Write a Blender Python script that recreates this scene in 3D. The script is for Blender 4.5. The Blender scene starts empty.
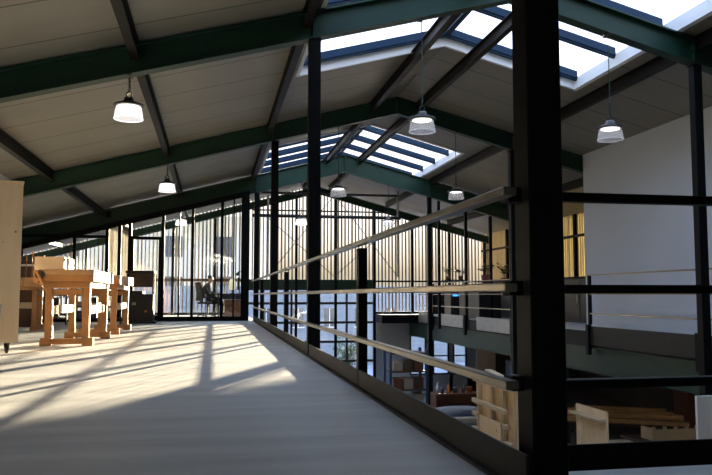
import bpy, bmesh, math, random
from mathutils import Vector, Matrix
random.seed(7)
sc = bpy.context.scene
col = sc.collection
R = math.radians

# ------------------------------------------------------------------ materials
def mat(name, base, rough=0.5, metal=0.0, noise=None, bump=0.0, bscale=30.0, spec=None):
    """noise = (scale xyz, second colour, contrast lo, hi)"""
    m = bpy.data.materials.new(name); m.use_nodes = True
    nt = m.node_tree; b = nt.nodes['Principled BSDF']
    b.inputs['Base Color'].default_value = (*base, 1)
    b.inputs['Roughness'].default_value = rough
    b.inputs['Metallic'].default_value = metal
    if spec is not None: b.inputs['Specular IOR Level'].default_value = spec
    if noise or bump:
        tc = nt.nodes.new('ShaderNodeTexCoord')
    if noise:
        scl, c2, lo, hi = noise
        mp = nt.nodes.new('ShaderNodeMapping'); mp.inputs['Scale'].default_value = scl
        nz = nt.nodes.new('ShaderNodeTexNoise'); nz.inputs['Scale'].default_value = 1.0; nz.inputs['Detail'].default_value = 5
        rp = nt.nodes.new('ShaderNodeValToRGB')
        rp.color_ramp.elements[0].position = lo; rp.color_ramp.elements[0].color = (*base, 1)
        rp.color_ramp.elements[1].position = hi; rp.color_ramp.elements[1].color = (*c2, 1)
        nt.links.new(tc.outputs['Object'], mp.inputs['Vector']); nt.links.new(mp.outputs[0], nz.inputs['Vector'])
        nt.links.new(nz.outputs['Fac'], rp.inputs['Fac']); nt.links.new(rp.outputs[0], b.inputs['Base Color'])
    if bump:
        nb = nt.nodes.new('ShaderNodeTexNoise'); nb.inputs['Scale'].default_value = bscale
        bp = nt.nodes.new('ShaderNodeBump'); bp.inputs['Strength'].default_value = bump; bp.inputs['Distance'].default_value = 0.01
        nt.links.new(tc.outputs['Object'], nb.inputs['Vector']); nt.links.new(nb.outputs['Fac'], bp.inputs['Height'])
        nt.links.new(bp.outputs[0], b.inputs['Normal'])
    return m

def glass(name, tint=(0.93, 0.96, 0.97), gloss=0.07, rough=0.02):
    m = bpy.data.materials.new(name); m.use_nodes = True
    nt = m.node_tree; nt.nodes.clear()
    o = nt.nodes.new('ShaderNodeOutputMaterial'); mx = nt.nodes.new('ShaderNodeMixShader')
    t = nt.nodes.new('ShaderNodeBsdfTransparent'); g = nt.nodes.new('ShaderNodeBsdfGlossy')
    t.inputs[0].default_value = (*tint, 1); g.inputs['Roughness'].default_value = rough
    mx.inputs[0].default_value = gloss
    nt.links.new(t.outputs[0], mx.inputs[1]); nt.links.new(g.outputs[0], mx.inputs[2]); nt.links.new(mx.outputs[0], o.inputs[0])
    return m

def translucent(name, c, tr=0.5, see=0.0, glow=None):
    m = bpy.data.materials.new(name); m.use_nodes = True
    nt = m.node_tree; nt.nodes.clear()
    o = nt.nodes.new('ShaderNodeOutputMaterial')
    d = nt.nodes.new('ShaderNodeBsdfDiffuse'); t = nt.nodes.new('ShaderNodeBsdfTranslucent'); mx = nt.nodes.new('ShaderNodeMixShader')
    d.inputs[0].default_value = (*c, 1); t.inputs[0].default_value = (*c, 1); mx.inputs[0].default_value = tr
    nt.links.new(d.outputs[0], mx.inputs[1]); nt.links.new(t.outputs[0], mx.inputs[2])
    out = mx.outputs[0]
    if see:
        m2 = nt.nodes.new('ShaderNodeMixShader'); tp = nt.nodes.new('ShaderNodeBsdfTransparent'); m2.inputs[0].default_value = see
        nt.links.new(out, m2.inputs[1]); nt.links.new(tp.outputs[0], m2.inputs[2]); out = m2.outputs[0]
    if glow:
        e = nt.nodes.new('ShaderNodeEmission'); e.inputs[0].default_value = (*glow[0], 1); e.inputs[1].default_value = glow[1]
        a = nt.nodes.new('ShaderNodeAddShader'); nt.links.new(out, a.inputs[0]); nt.links.new(e.outputs[0], a.inputs[1]); out = a.outputs[0]
    nt.links.new(out, o.inputs[0])
    return m

def emit(name, c, s):
    m = bpy.data.materials.new(name); m.use_nodes = True
    b = m.node_tree.nodes['Principled BSDF']
    b.inputs['Base Color'].default_value = (*c, 1)
    b.inputs['Emission Color'].default_value = (*c, 1); b.inputs['Emission Strength'].default_value = s
    return m

def ceiling_mat():
    m = mat('ceiling_panel', (0.175, 0.168, 0.142), 0.5, noise=((0.35, 0.9, 0.35), (0.215, 0.205, 0.175), .35, .7))
    nt = m.node_tree; b = nt.nodes['Principled BSDF']
    src = b.inputs['Base Color'].links[0].from_socket
    tc = nt.nodes.new('ShaderNodeTexCoord'); sp = nt.nodes.new('ShaderNodeSeparateXYZ'); nt.links.new(tc.outputs['Object'], sp.inputs[0])
    dv = nt.nodes.new('ShaderNodeMath'); dv.operation = 'DIVIDE'; dv.inputs[1].default_value = 1.0; nt.links.new(sp.outputs['Y'], dv.inputs[0])
    fr = nt.nodes.new('ShaderNodeMath'); fr.operation = 'FRACT'; nt.links.new(dv.outputs[0], fr.inputs[0])
    lt = nt.nodes.new('ShaderNodeMath'); lt.operation = 'LESS_THAN'; lt.inputs[1].default_value = 0.028; nt.links.new(fr.outputs[0], lt.inputs[0])
    mx = nt.nodes.new('ShaderNodeMixRGB'); nt.links.new(lt.outputs[0], mx.inputs[0]); nt.links.new(src, mx.inputs[1])
    mx.inputs[2].default_value = (0.05, 0.045, 0.04, 1); nt.links.new(mx.outputs[0], b.inputs['Base Color'])
    return m

def floor_mat():
    m = mat('polished_concrete', (0.46, 0.475, 0.47), 0.42, noise=((0.5, 4.5, 1), (0.66, 0.67, 0.655), .3, .72), bump=0.06, bscale=9)
    nt = m.node_tree; b = nt.nodes['Principled BSDF']
    tc = nt.nodes.new('ShaderNodeTexCoord'); mp = nt.nodes.new('ShaderNodeMapping'); mp.inputs['Scale'].default_value = (0.8, 6, 1)
    nz = nt.nodes.new('ShaderNodeTexNoise'); nz.inputs['Scale'].default_value = 2.2; nz.inputs['Detail'].default_value = 6
    mr = nt.nodes.new('ShaderNodeMapRange'); mr.inputs['To Min'].default_value = .28; mr.inputs['To Max'].default_value = .6
    nt.links.new(tc.outputs['Object'], mp.inputs[0]); nt.links.new(mp.outputs[0], nz.inputs['Vector'])
    nt.links.new(nz.outputs['Fac'], mr.inputs['Value']); nt.links.new(mr.outputs[0], b.inputs['Roughness'])
    return m

def wood(name, c1, c2, sc_=(2, 2, 14), rough=.5):
    return mat(name, c1, rough, noise=(sc_, c2, .32, .68), bump=.05, bscale=40)

def ply_mat():
    m = wood('pale_plywood', (0.78, 0.56, 0.33), (0.86, 0.66, 0.42), (9, 9, .9))
    nt = m.node_tree; b = nt.nodes['Principled BSDF']; src = b.inputs['Base Color'].links[0].from_socket
    tc = nt.nodes.new('ShaderNodeTexCoord'); v = nt.nodes.new('ShaderNodeTexVoronoi'); v.inputs['Scale'].default_value = 5.0
    lt = nt.nodes.new('ShaderNodeMath'); lt.operation = 'LESS_THAN'; lt.inputs[1].default_value = .075
    mx = nt.nodes.new('ShaderNodeMixRGB'); mx.inputs[2].default_value = (.22, .11, .05, 1)
    nt.links.new(tc.outputs['Object'], v.inputs['Vector']); nt.links.new(v.outputs['Distance'], lt.inputs[0])
    nt.links.new(lt.outputs[0], mx.inputs[0]); nt.links.new(src, mx.inputs[1]); nt.links.new(mx.outputs[0], b.inputs['Base Color'])
    return m

M = dict(
    ceiling=ceiling_mat(), floor=floor_mat(),
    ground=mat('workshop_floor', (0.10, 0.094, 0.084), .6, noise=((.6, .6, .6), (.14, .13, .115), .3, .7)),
    white=mat('white_plaster', (0.50, 0.54, 0.60), .8, noise=((.7, .7, .7), (.53, .57, .63), .3, .7)),
    lining=mat('white_lining', (0.75, 0.76, 0.78), .5),
    green=mat('dark_green_paint', (0.007, 0.031, 0.019), .5, noise=((3, 3, 3), (.010, .040, .025), .3, .7), spec=.3),
    black=mat('black_steel', (0.004, 0.005, 0.006), .5, noise=((4, 4, 4), (.006, .006, .006), .3, .7), spec=.08),
    purlin=mat('brown_black_steel', (0.008, 0.007, 0.006), .5, noise=((5, 5, 5), (.012, .010, .008), .3, .7), spec=.1),
    blue=mat('blue_glazing_bar', (0.002, 0.020, 0.050), .5, noise=((4, 4, 4), (.003, .025, .06), .3, .7), spec=.2),
    rail=mat('grey_flat_bar', (0.17, 0.15, 0.12), .28, .9, noise=((6, 6, 6), (.22, .20, .16), .3, .7)),
    kick=mat('dark_kick_plate', (0.012, 0.013, 0.013), .55, .1, noise=((5, 5, 5), (.018, .018, .017), .3, .7), spec=.3),
    galv=mat('galvanised_steel', (0.22, 0.225, 0.22), .4, .6, noise=((3, 3, 9), (.30, .305, .30), .3, .7)),
    glass=glass('clear_glass'), roofglass=glass('roof_glass', (.95, .97, 1.0), .04),
    ply=ply_mat(),
    beech=wood('orange_beech', (0.31, 0.145, 0.045), (0.40, 0.19, 0.065), (3, 3, 3)),
    top=wood('pale_bench_top', (0.34, 0.20, 0.095), (0.40, 0.25, 0.13), (9, 1.2, 3)),
    pale=wood('pale_timber', (0.56, 0.43, 0.26), (0.64, 0.51, 0.33), (4, 4, 4)),
    pine=wood('yellow_pine', (0.55, 0.31, 0.12), (0.72, 0.46, 0.2), (1.2, 12, 12)),
    boxwood=wood('white_box_wood', (0.56, 0.48, 0.37), (0.62, 0.54, 0.43), (2, 6, 12)),
    rubber=mat('black_rubber', (.02, .02, .02), .6), iron=mat('black_iron', (.012, .012, .013), .5, .2),
    darkwood=wood('dark_brown_board', (.07, .04, .025), (.12, .065, .035)),
    redwood=wood('red_brown_board', (.13, .045, .02), (.18, .065, .03)),
    bluepaint=mat('blue_rack_paint', (.03, .07, .16), .45), bag=mat('dark_blue_wrap', (.03, .035, .06), .35, bump=.6, bscale=18),
    felt=mat('grey_felt', (.34, .33, .33), .9, bump=.3), beigeboard=mat('beige_board', (.42, .34, .25), .7),
    orange=mat('orange_plastic', (.65, .20, .03), .45), paper=mat('white_card', (.75, .75, .73), .7),
    skin=mat('skin', (.50, .30, .22), .55), hair=mat('dark_hair', (.02, .015, .012), .7),
    shirt=mat('grey_shirt', (.07, .075, .08), .85, bump=.2), trousers=mat('dark_trousers', (.02, .022, .03), .85),
    fabric=mat('black_mesh_fabric', (.015, .015, .016), .8, bump=.3, bscale=120),
    leaf=mat('leaf_green', (.025, .05, .018), .6, noise=((20, 20, 20), (.05, .08, .03), .3, .7)), stem=mat('plant_stem', (.12, .10, .05), .7),
    redpot=mat('dark_red_glaze', (.16, .03, .045), .3), terracotta=mat('terracotta', (.25, .11, .06), .8),
    lampcap=mat('black_lamp_housing', (.015, .015, .016), .4),
    bluescreen=emit('blue_display', (.05, .35, 1.0), 1.2),
    desklamp=translucent('white_lamp_shade', (.8, .77, .65), .5, 0, ((1, .93, .7), .25)),
    frame=mat('window_frame_dark', (.015, .017, .02), .4),
    nb_wall=mat('neighbour_white_siding', (.20, .24, .30), .8, noise=((.2, .2, 9), (.27, .31, .37), .3, .7)),
    nb_beige=mat('neighbour_beige_render', (.60, .52, .38), .9, noise=((.15, .15, .15), (.66, .62, .55), .4, .6)),
    nb_window=mat('neighbour_window', (.08, .09, .11), .15), ext=mat('pale_yard', (.24, .27, .36), .9, noise=((.4, .4, .4), (.16, .18, .24), .4, .6)),
)
BAT = [translucent('batten_cream', (.50, .46, .36), .06), translucent('batten_rose', (.48, .42, .38), .06),
       translucent('batten_grey', (.32, .36, .40), .06), translucent('batten_tan', (.30, .24, .17), .06)]
M['ledglow'] = emit('lamp_diode_plate', (1.0, .95, .92), 2.5)
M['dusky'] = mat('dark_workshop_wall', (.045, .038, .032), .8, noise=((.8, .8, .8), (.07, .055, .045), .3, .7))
M['stretcher'] = wood('pale_stretcher', (.36, .27, .17), (.42, .32, .21), (4, 4, 4))
M['creamboard'] = mat('cream_board', (.74, .60, .48), .7)
M['leddim'] = emit('lamp_diode_plate_dim', (1.0, .97, .95), 1.6)
M['shade_bright'] = translucent('ribbed_shade_lit', (.92, .92, .92), .5, .38, ((1, .95, .96), .24))
M['shade_dim'] = translucent('ribbed_shade_dim', (.85, .86, .9), .5, .74, ((.9, .92, 1), .03))
M['sheet'] = translucent('translucent_sheet', (.88, .82, .60), .30)

# ------------------------------------------------------------------ mesh helpers
class MB:
    def __init__(s): s.v = []; s.f = []; s.m = []; s.sm = []
    def add(s, vs, fs, mi=0, smooth=False):
        o = len(s.v); s.v += [Vector(p) for p in vs]
        for f in fs: s.f.append([o + i for i in f]); s.m.append(mi); s.sm.append(smooth)
        return s
    def hexa(s, p, mi=0):   # 8 corners: bottom 4 (ccw), top 4
        return s.add(p, [(3, 2, 1, 0), (4, 5, 6, 7), (0, 1, 5, 4), (1, 2, 6, 5), (2, 3, 7, 6), (3, 0, 4, 7)], mi)
    def box(s, x0, x1, y0, y1, z0, z1, mi=0):
        return s.hexa([(x0, y0, z0), (x1, y0, z0), (x1, y1, z0), (x0, y1, z0), (x0, y0, z1), (x1, y0, z1), (x1, y1, z1), (x0, y1, z1)], mi)
    def cbox(s, x0, x1, y0, y1, z0, z1, c=.004, mi=0):   # chamfered box
        bm = bmesh.new(); bmesh.ops.create_cube(bm, size=1)
        for v in bm.verts:
            v.co = Vector(((x0 + x1) / 2 + v.co.x * (x1 - x0), (y0 + y1) / 2 + v.co.y * (y1 - y0), (z0 + z1) / 2 + v.co.z * (z1 - z0)))
        c = min(c, .45 * min(x1 - x0, y1 - y0, z1 - z0))
        bmesh.ops.bevel(bm, geom=bm.edges[:], offset=c, segments=1, affect='EDGES')
        bm.verts.index_update()
        s.add([v.co for v in bm.verts], [[v.index for v in f.verts] for f in bm.faces], mi); bm.free(); return s
    def bar(s, p0, p1, w, h, up=(0, 0, 1), ow=0, oh=0, mi=0):   # rectangular bar; w across, h along up
        p0 = Vector(p0); p1 = Vector(p1); d = (p1 - p0).normalized(); up = Vector(up)
        a = d.cross(up)
        if a.length < 1e-4: a = d.cross(Vector((1, 0, 0)))
        a.normalize(); u = a.cross(d).normalized()
        q = []
        for p in (p0, p1):
            for sa, su in ((-1, -1), (1, -1), (1, 1), (-1, 1)):
                q.append(p + a * (ow + sa * w / 2) + u * (oh + su * h / 2))
        return s.hexa(q, mi)
    def ibeam(s, p0, p1, w, h, tf=.014, tw=.010, up=(0, 0, 1), mi=0):
        s.bar(p0, p1, w, tf, up, 0, (h - tf) / 2, mi); s.bar(p0, p1, w, tf, up, 0, -(h - tf) / 2, mi)
        return s.bar(p0, p1, tw, h - 2 * tf, up, 0, 0, mi)
    def cyl(s, p0, p1, r, r2=None, n=12, mi=0, smooth=True):
        r2 = r if r2 is None else r2
        p0 = Vector(p0); p1 = Vector(p1); d = (p1 - p0).normalized()
        a = d.orthogonal().normalized(); b = d.cross(a)
        vs = []
        for p, rr in ((p0, r), (p1, r2)):
            for i in range(n):
                t = 2 * math.pi * i / n; vs.append(p + a * math.cos(t) * rr + b * math.sin(t) * rr)
        s.add(vs, [(i, (i + 1) % n, n + (i + 1) % n, n + i) for i in range(n)], mi, smooth)
        s.add(vs[:n], [list(range(n))[::-1]], mi); s.add(vs[n:], [list(range(n))], mi); return s
    def tube(s, pts, r, n=8, mi=0):
        for a, b in zip(pts, pts[1:]): s.cyl(a, b, r, n=n, mi=mi)
        return s
    def lathe(s, prof, c=(0, 0, 0), n=24, mi=0, smooth=True):   # prof list of (r,z)
        vs = []
        for r, z in prof:
            for i in range(n):
                t = 2 * math.pi * i / n; vs.append((c[0] + r * math.cos(t), c[1] + r * math.sin(t), c[2] + z))
        fs = []
        for k in range(len(prof) - 1):
            for i in range(n): fs.append((k * n + i, k * n + (i + 1) % n, (k + 1) * n + (i + 1) % n, (k + 1) * n + i))
        return s.add(vs, fs, mi, smooth)
    def torus(s, c, R_, r, axis='Y', n=16, k=8, mi=0):
        vs = []; fs = []
        for i in range(n):
            t = 2 * math.pi * i / n
            for j in range(k):
                q = 2 * math.pi * j / k; rr = R_ + r * math.cos(q)
                x, z, y = rr * math.cos(t), rr * math.sin(t), r * math.sin(q)
                p = {'Y': (x, y, z), 'Z': (x, z, y), 'X': (y, x, z)}[axis]
                vs.append((c[0] + p[0], c[1] + p[1], c[2] + p[2]))
        for i in range(n):
            for j in range(k): fs.append((i * k + j, ((i + 1) % n) * k + j, ((i + 1) % n) * k + (j + 1) % k, i * k + (j + 1) % k))
        return s.add(vs, fs, mi, True)
    def build(s, name, mats, parent=None, origin=None):
        me = bpy.data.meshes.new(name)
        if parent is not None:
            inv = parent.matrix_basis.inverted() if parent.parent is None else Matrix()
            if parent.parent is not None: inv = (parent.parent.matrix_basis @ parent.matrix_basis).inverted()
            vs = [inv @ v for v in s.v]; loc = None
        else:
            if origin is None and s.v:
                xs = [v.x for v in s.v]; ys = [v.y for v in s.v]; zs = [v.z for v in s.v]
                origin = ((min(xs) + max(xs)) / 2, (min(ys) + max(ys)) / 2, min(zs))
            loc = Vector(origin); vs = [v - loc for v in s.v]
        me.from_pydata([tuple(v) for v in vs], [], s.f)
        for p, mi, sm in zip(me.polygons, s.m, s.sm): p.material_index = mi; p.use_smooth = sm
        bm = bmesh.new(); bm.from_mesh(me); bmesh.ops.recalc_face_normals(bm, faces=bm.faces); bm.to_mesh(me); bm.free()
        if not isinstance(mats, (list, tuple)): mats = [mats]
        for m in mats: me.materials.append(m)
        o = bpy.data.objects.new(name, me); col.objects.link(o)
        if parent is not None: o.parent = parent
        else: o.location = loc
        return o

def tag(o, label=None, cat=None, group=None, kind=None):
    if label: o['label'] = label
    if cat: o['category'] = cat
    if group: o['group'] = group
    if kind: o['kind'] = kind
    return o
def thing(name, label, cat, loc=(0, 0, 0), rz=0, group=None, kind=None):
    o = bpy.data.objects.new(name, None); col.objects.link(o); o.empty_display_size = .1
    o.matrix_basis = Matrix.Translation(Vector(loc)) @ Matrix.Rotation(rz, 4, 'Z')
    return tag(o, label, cat, group, kind)
def copy_tree(o, parent=None):
    c = o.copy(); col.objects.link(c)
    if parent is not None: c.parent = parent
    for ch in list(o.children): copy_tree(ch, c)
    return c
def place(o, loc, rz=0):
    o.matrix_basis = Matrix.Translation(Vector(loc)) @ Matrix.Rotation(rz, 4, 'Z')
def B(*a): return MB().box(*a)
def CB(*a): return MB().cbox(*a)

# ------------------------------------------------------------------ building geometry
RX, RZ, SL = 3.67, 4.78, 0.265            # ridge, height of the panel underside there, pitch
def cz(x): return RZ - SL * abs(x - RX)
XL, XR, Y0, Y1, GZ = -9.0, 10.25, -4.0, 27.2, -3.0
SKY = [(5.6, 11.4), (17.1, 23.1)]
SX0, SX1 = 1.22, 6.0

def roof_slab(mb, xa, xb, ya, yb, lo=0.0, hi=0.16, mi=0):
    mb.hexa([(xa, ya, cz(xa) + lo), (xb, ya, cz(xb) + lo), (xb, yb, cz(xb) + lo), (xa, yb, cz(xa) + lo),
             (xa, ya, cz(xa) + hi), (xb, ya, cz(xb) + hi), (xb, yb, cz(xb) + hi), (xa, yb, cz(xa) + hi)], mi)
mb = MB()
for xa, xb in ((XL, SX0), (SX1, XR + .1)): roof_slab(mb, xa, xb, Y0, Y1 + .3)
for xa, xb in ((SX0, RX), (RX, SX1)):
    for ya, yb in ((Y0, SKY[0][0]), (SKY[0][1], SKY[1][0]), (SKY[1][1], Y1 + .3)): roof_slab(mb, xa, xb, ya, yb)
tag(mb.build('ceiling', M['ceiling'], origin=(0, 0, 0)), kind='structure')

# floors
mb = MB(); mb.box(-3.85, 1.16, Y0, 14.5, -.3, 0); mb.box(XL, 1.16, 14.5, Y1, -.3, 0); mb.box(1.16, 7.9, Y0, 2.95, -.3, 0)
mb.box(7.24, 14.35, 2.95, Y1, -.3, 0); mb.box(5.9, 7.24, 25.64, Y1, -.3, 0)
tag(mb.build('floor', M['floor'], origin=(0, 0, 0)), kind='structure')
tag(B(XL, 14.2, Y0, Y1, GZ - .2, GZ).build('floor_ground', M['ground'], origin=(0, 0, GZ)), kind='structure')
# walls
def gable(mb, xa, xb, ya, yb, z0):
    xs = [xa] + ([RX] if xa < RX < xb else []) + [xb]
    for a, b in zip(xs, xs[1:]):
        mb.hexa([(a, ya, z0), (b, ya, z0), (b, yb, z0), (a, yb, z0), (a, ya, cz(a)), (b, ya, cz(b)), (b, yb, cz(b)), (a, yb, cz(a))])
def wall(name, *bx, m='white'):
    mb = MB()
    for b in bx: mb.box(*b)
    return tag(mb.build(name, M[m]), kind='structure')
mb = MB(); gable(mb, -3.85, -3.7, Y0, 14.5, 0); gable(mb, XL, -3.7, 14.38, 14.5, 0)
tag(mb.build('wall_left', M['white']), kind='structure')
mb = MB(); gable(mb, 7.75, 7.9, Y0, 14.5, 0); tag(mb.build('wall_right', M['white']), kind='structure')
mb = MB(); gable(mb, 7.9, XR + .1, 14.36, 14.5, 0); gable(mb, -3.85, 7.9, Y0 - .15, Y0, GZ)
tag(mb.build('wall_near', M['white']), kind='structure')
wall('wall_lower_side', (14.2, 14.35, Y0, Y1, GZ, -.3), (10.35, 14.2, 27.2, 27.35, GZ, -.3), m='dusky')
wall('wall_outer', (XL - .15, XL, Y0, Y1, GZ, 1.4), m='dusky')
m = MB(); m.box(7.2, 7.238, 2.95, 25.64, -.3, -.002); m.box(5.86, 7.238, 25.6, 25.638, -.3, -.002); m.box(5.86, 5.898, 25.638, 27.1, -.3, -.002); tag(m.build('trim_1', M['black']), kind='structure')
mb = MB(); mb.box(5.95, 7.3, Y1, Y1 + .15, GZ, -.02)
for a, b in ((7.95, 8.2), (8.85, 9.0), (9.55, 10.35)): mb.box(a, b, Y1, Y1 + .15, GZ, -.3)
mb.box(7.3, 10.35, Y1, Y1 + .15, GZ, -2.3); mb.box(7.3, 10.35, Y1, Y1 + .15, -.8, -.3)
tag(mb.build('wall_back', M['white']), kind='structure')
for i, (a, b) in enumerate(((7.3, 7.95), (8.2, 8.85), (9.0, 9.55))):
    w = MB(); w.box(a, b, Y1, Y1 + .06, -2.3, -2.24); w.box(a, b, Y1, Y1 + .06, -.86, -.8)
    w.box(a, a + .06, Y1, Y1 + .06, -2.24, -.86); w.box(b - .06, b, Y1, Y1 + .06, -2.24, -.86)
    w.box(a + .06, b - .06, Y1, Y1 + .05, -1.62, -1.57)
    w = tag(w.build('window_%d' % (i + 5), M['frame']), kind='structure')
    B(a + .06, b - .06, Y1 + .06, Y1 + .07, -2.24, -.86).build('pane', M['glass'], w)

# ------------------------------------------------------------------ roof windows
for i, (ya, yb) in enumerate(SKY):
    mb = MB(); t = .06; H = .17
    roof_slab(mb, SX0, SX0 + t, ya, yb, -.015, H); roof_slab(mb, SX1 - t, SX1, ya, yb, -.015, H)
    for a, b in ((SX0 + t, RX), (RX, SX1 - t)):
        roof_slab(mb, a, b, ya, ya + t, -.015, H); roof_slab(mb, a, b, yb - t, yb, -.015, H)
    w = tag(mb.build('window_%d' % (i + 1), M['lining']), kind='structure')
    ybar = sorted([yb - .13 - 1.2 * k for k in range(5)] + [ya + .13])
    for y in ybar:
        for a, b in ((SX0 + t, RX), (RX, SX1 - t)):
            m2 = MB(); roof_slab(m2, a, b, y - .05, y + .055, .14, .26); roof_slab(m2, a, b, y - .03, y + .03, .11, .14); m2.build('glazing_bar', M['blue'], w)
    ys = [ya] + ybar + [yb]
    for p, q in zip(ys, ys[1:]):
        for a, b in ((SX0, RX), (RX, SX1)):
            m2 = MB(); roof_slab(m2, a, b, p, q, .262, .27); m2.build('pane', M['roofglass'], w)
    m2 = MB(); m2.ibeam((RX, ya, cz(RX) + .18), (RX, yb, cz(RX) + .18), .1, .10); m2.build('ridge_bar', M['blue'], w)

# ------------------------------------------------------------------ roof beams and purlins
def roof_beam(y, xa, xb, lab, bot=.36, h=.34, wd=.17):
    t = thing('roof_beam', lab, 'roof beam', (RX, y, cz(RX) - bot), 0, 'green gable beams under the roof', 'thing')
    for a, b, nm in ((xa, RX, 1), (RX, xb, 2)):
        sg = 1 if nm == 1 else -1
        m = MB(); oh = -bot + h / 2
        za, zb = cz(a) + oh, cz(b) + oh
        for z0, z1, ww in ((-h / 2, -h / 2 + .02, wd), (h / 2 - .02, h / 2, wd), (-h / 2 + .02, h / 2 - .02, .012)):
            m.hexa([(a, y - ww / 2, za + z0), (b, y - ww / 2, zb + z0), (b, y + ww / 2, zb + z0), (a, y + ww / 2, za + z0),
                    (a, y - ww / 2, za + z1), (b, y - ww / 2, zb + z1), (b, y + ww / 2, zb + z1), (a, y + ww / 2, za + z1)])
        m.build('rafter', M['green'], t)
    zz = cz(RX) - bot
    B(RX - .015, RX + .015, y - .08, y + .08, zz + .02, zz + h - .03).build('stiffener', M['green'], t)
    for k in (1.13, 6.2):
        if xa < k < xb: B(k - .006, k + .006, y - wd / 2 + .01, y + wd / 2 - .01, cz(k) - bot + .03, cz(k) - bot + h - .03).build('stiffener', M['green'], t)
    return t
roof_beam(2.62, -3.69, 7.74, 'dark green gable beam directly above the big corner column')
roof_beam(8.6, -3.69, 7.74, 'big dark green gable beam crossing the whole roof over the first pair of lamps')
roof_beam(14.6, -3.9, 7.95, 'second green gable beam, ending on the corner of the white wall')
roof_beam(20.75, XL, XR, 'deep green gable beam on top of the black glass partition', .56, .5)
roof_beam(26.55, XL, XR, 'farthest dark gable beam, close against the batten facade', .40, .26, .14)
PX = [(-7.0, 'far out over the benches'), (-5.05, 'over the shelving by the white wall corner'), (-2.99, 'just beside the white wall corner'),
      (-.91, 'crossing above the lit lamps over the floor'), (1.05, 'along the glazing edge above the railing'), (3.14, 'just before the ridge under the roof glass'),
      (4.1, 'just past the ridge under the roof glass'), (6.23, 'along the far edge of the roof glass'), (8.6, 'over the potted plants')]
for x, d in PX:
    ya = 14.6 if (x < -3.8 or x > 7.8) else Y0
    m = MB(); zc = cz(x) - .10
    ends = [ya] + [y for y in (2.62, 8.6, 14.6, 20.75, 26.55) if y > ya + .1]
    for a, b in zip(ends, ends[1:]): m.ibeam((x, a + .012, zc), (x, b - .012, zc), .10, .19, .012, .010)
    tag(m.build('roof_purlin', M['purlin']), 'black steel purlin ' + d, 'roof purlin', 'black purlins running along the roof', 'thing')

# ------------------------------------------------------------------ steel columns
def hcolumn(x, y, z0, z1, w, lab, plate=True):
    t = thing('steel_column', lab, 'column', (x, y, z0), 0, 'black steel columns', 'thing')
    m = MB(); m.cbox(x - w / 2, x + w / 2, y - w / 2, y + w / 2, z0 + .015, z1, .005)
    m.build('shaft', M['black'], t)
    CB(x - w / 2 - .05, x + w / 2 + .05, y - w / 2 - .05, y + w / 2 + .05, z0, z0 + .015, .003).build('base_plate', M['black'], t)
    if plate: CB(x - w / 2 - .015, x + w / 2 + .015, y - w / 2 - .015, y + w / 2 + .015, z1, z1 + .012, .003).build('cap_plate', M['black'], t)
    return t
bz = lambda x, b=.36: cz(x) - b - .015
hcolumn(1.222, 2.64, GZ, bz(1.2), .138, 'massive black column at the railing corner, filling the full picture height')
hcolumn(1.15, 8.6, GZ, bz(1.15), .14, 'black column behind the long railing under the big green beam')
hcolumn(1.17, 14.6, GZ, bz(1.17), .14, 'slimmer black column behind the railing carrying the second green beam')
hcolumn(1.17, 20.75, GZ, bz(1.17, .56), .14, 'thin dark column at the far end of the long railing beside the glass office')
hcolumn(6.24, 8.6, GZ, bz(6.24), .12, 'black column standing in front of the white wall and its gangway')
hcolumn(6.18, 14.6, GZ, bz(6.18), .14, 'black column mostly hidden behind the corner column')
hcolumn(6.18, 20.75, GZ, bz(6.18, .56), .12, 'black column rising from the workshop past the plant gallery')

# ------------------------------------------------------------------ railings
def post(mb, x, y, z1, w=.07, d=.06):
    mb.cbox(x - w / 2, x + w / 2, y - d / 2, y + d / 2, -.28, z1, .004)
t = thing('railing', 'long black railing with three flat grey bars running along the open floor edge', 'railing', (1.06, 11.5, 0))
for z, w in ((1.08, .055), (.728, .05), (.376, .05)):
    CB(1.06 - w / 2, 1.06 + w / 2, 2.53, 20.5, z - .016, z + .016, .004).build('rail', M['rail'], t)
for z in (1.08, .728, .376):
    CB(1.085, 1.139, 2.60, 2.68, z - .03, z + .025, .004).build('bracket', M['black'], t)
for y in (5.6, 11.6, 17.6):
    m = MB(); post(m, 1.125, y, 1.06, .07, .09); m.build('post', M['black'], t)
m = MB(); m.cbox(1.092, 1.106, 2.5, 20.5, .0, .135, .003); m.box(1.06, 1.106, 2.5, 20.5, .0, .012); m.build('kick_board', M['kick'], t)
t = thing('railing', 'black railing crossing in front, between the corner column and the white wall', 'railing', (4.5, 2.64, 0))
for z, h in ((1.075, .034), (.722, .034), (.365, .034)):
    CB(1.292, 7.74, 2.60, 2.655, z - h / 2, z + h / 2, .004).build('rail', M['black'], t)
m = MB(); m.cbox(1.292, 7.74, 2.63, 2.645, .04, .137, .003); m.build('kick_board', M['black'], t)
m = MB(); post(m, 7.6, 2.64, 1.06); m.build('post', M['black'], t)
def rail_x(yA, yB, ys, lab, kick, seg):
    t = thing('railing', lab, 'railing', (7.2, (yA + yB) / 2, 0))
    for z in (1.085, .72, .34): CB(7.18, 7.22, yA, yB, z - .014, z + .014, .004).build('rail', M['rail'], t)
    for y in ys:
        m = MB(); m.cbox(7.17, 7.23, y - .03, y + .03, .13, 1.07, .004); m.cbox(7.12, 7.19, y - .05, y + .05, -.45, .13, .004); m.build('post', M['black'], t)
    for a, b in seg: CB(7.17, 7.185, a, b, -.26, .10, .003).build('kick_board', kick, t)
rail_x(3.2, 13.38, (3.3, 6.65, 10.0, 13.33), 'slim railing on the narrow gangway along the white wall', M['kick'], [(3.2, 13.3)])
rail_x(17.0, 25.6, (17.1, 20.5, 23.75), 'slim railing in front of the gallery with the potted plants', M['galv'], [(17.2, 19.6), (20.75, 23.1), (23.9, 25.5)])
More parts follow.
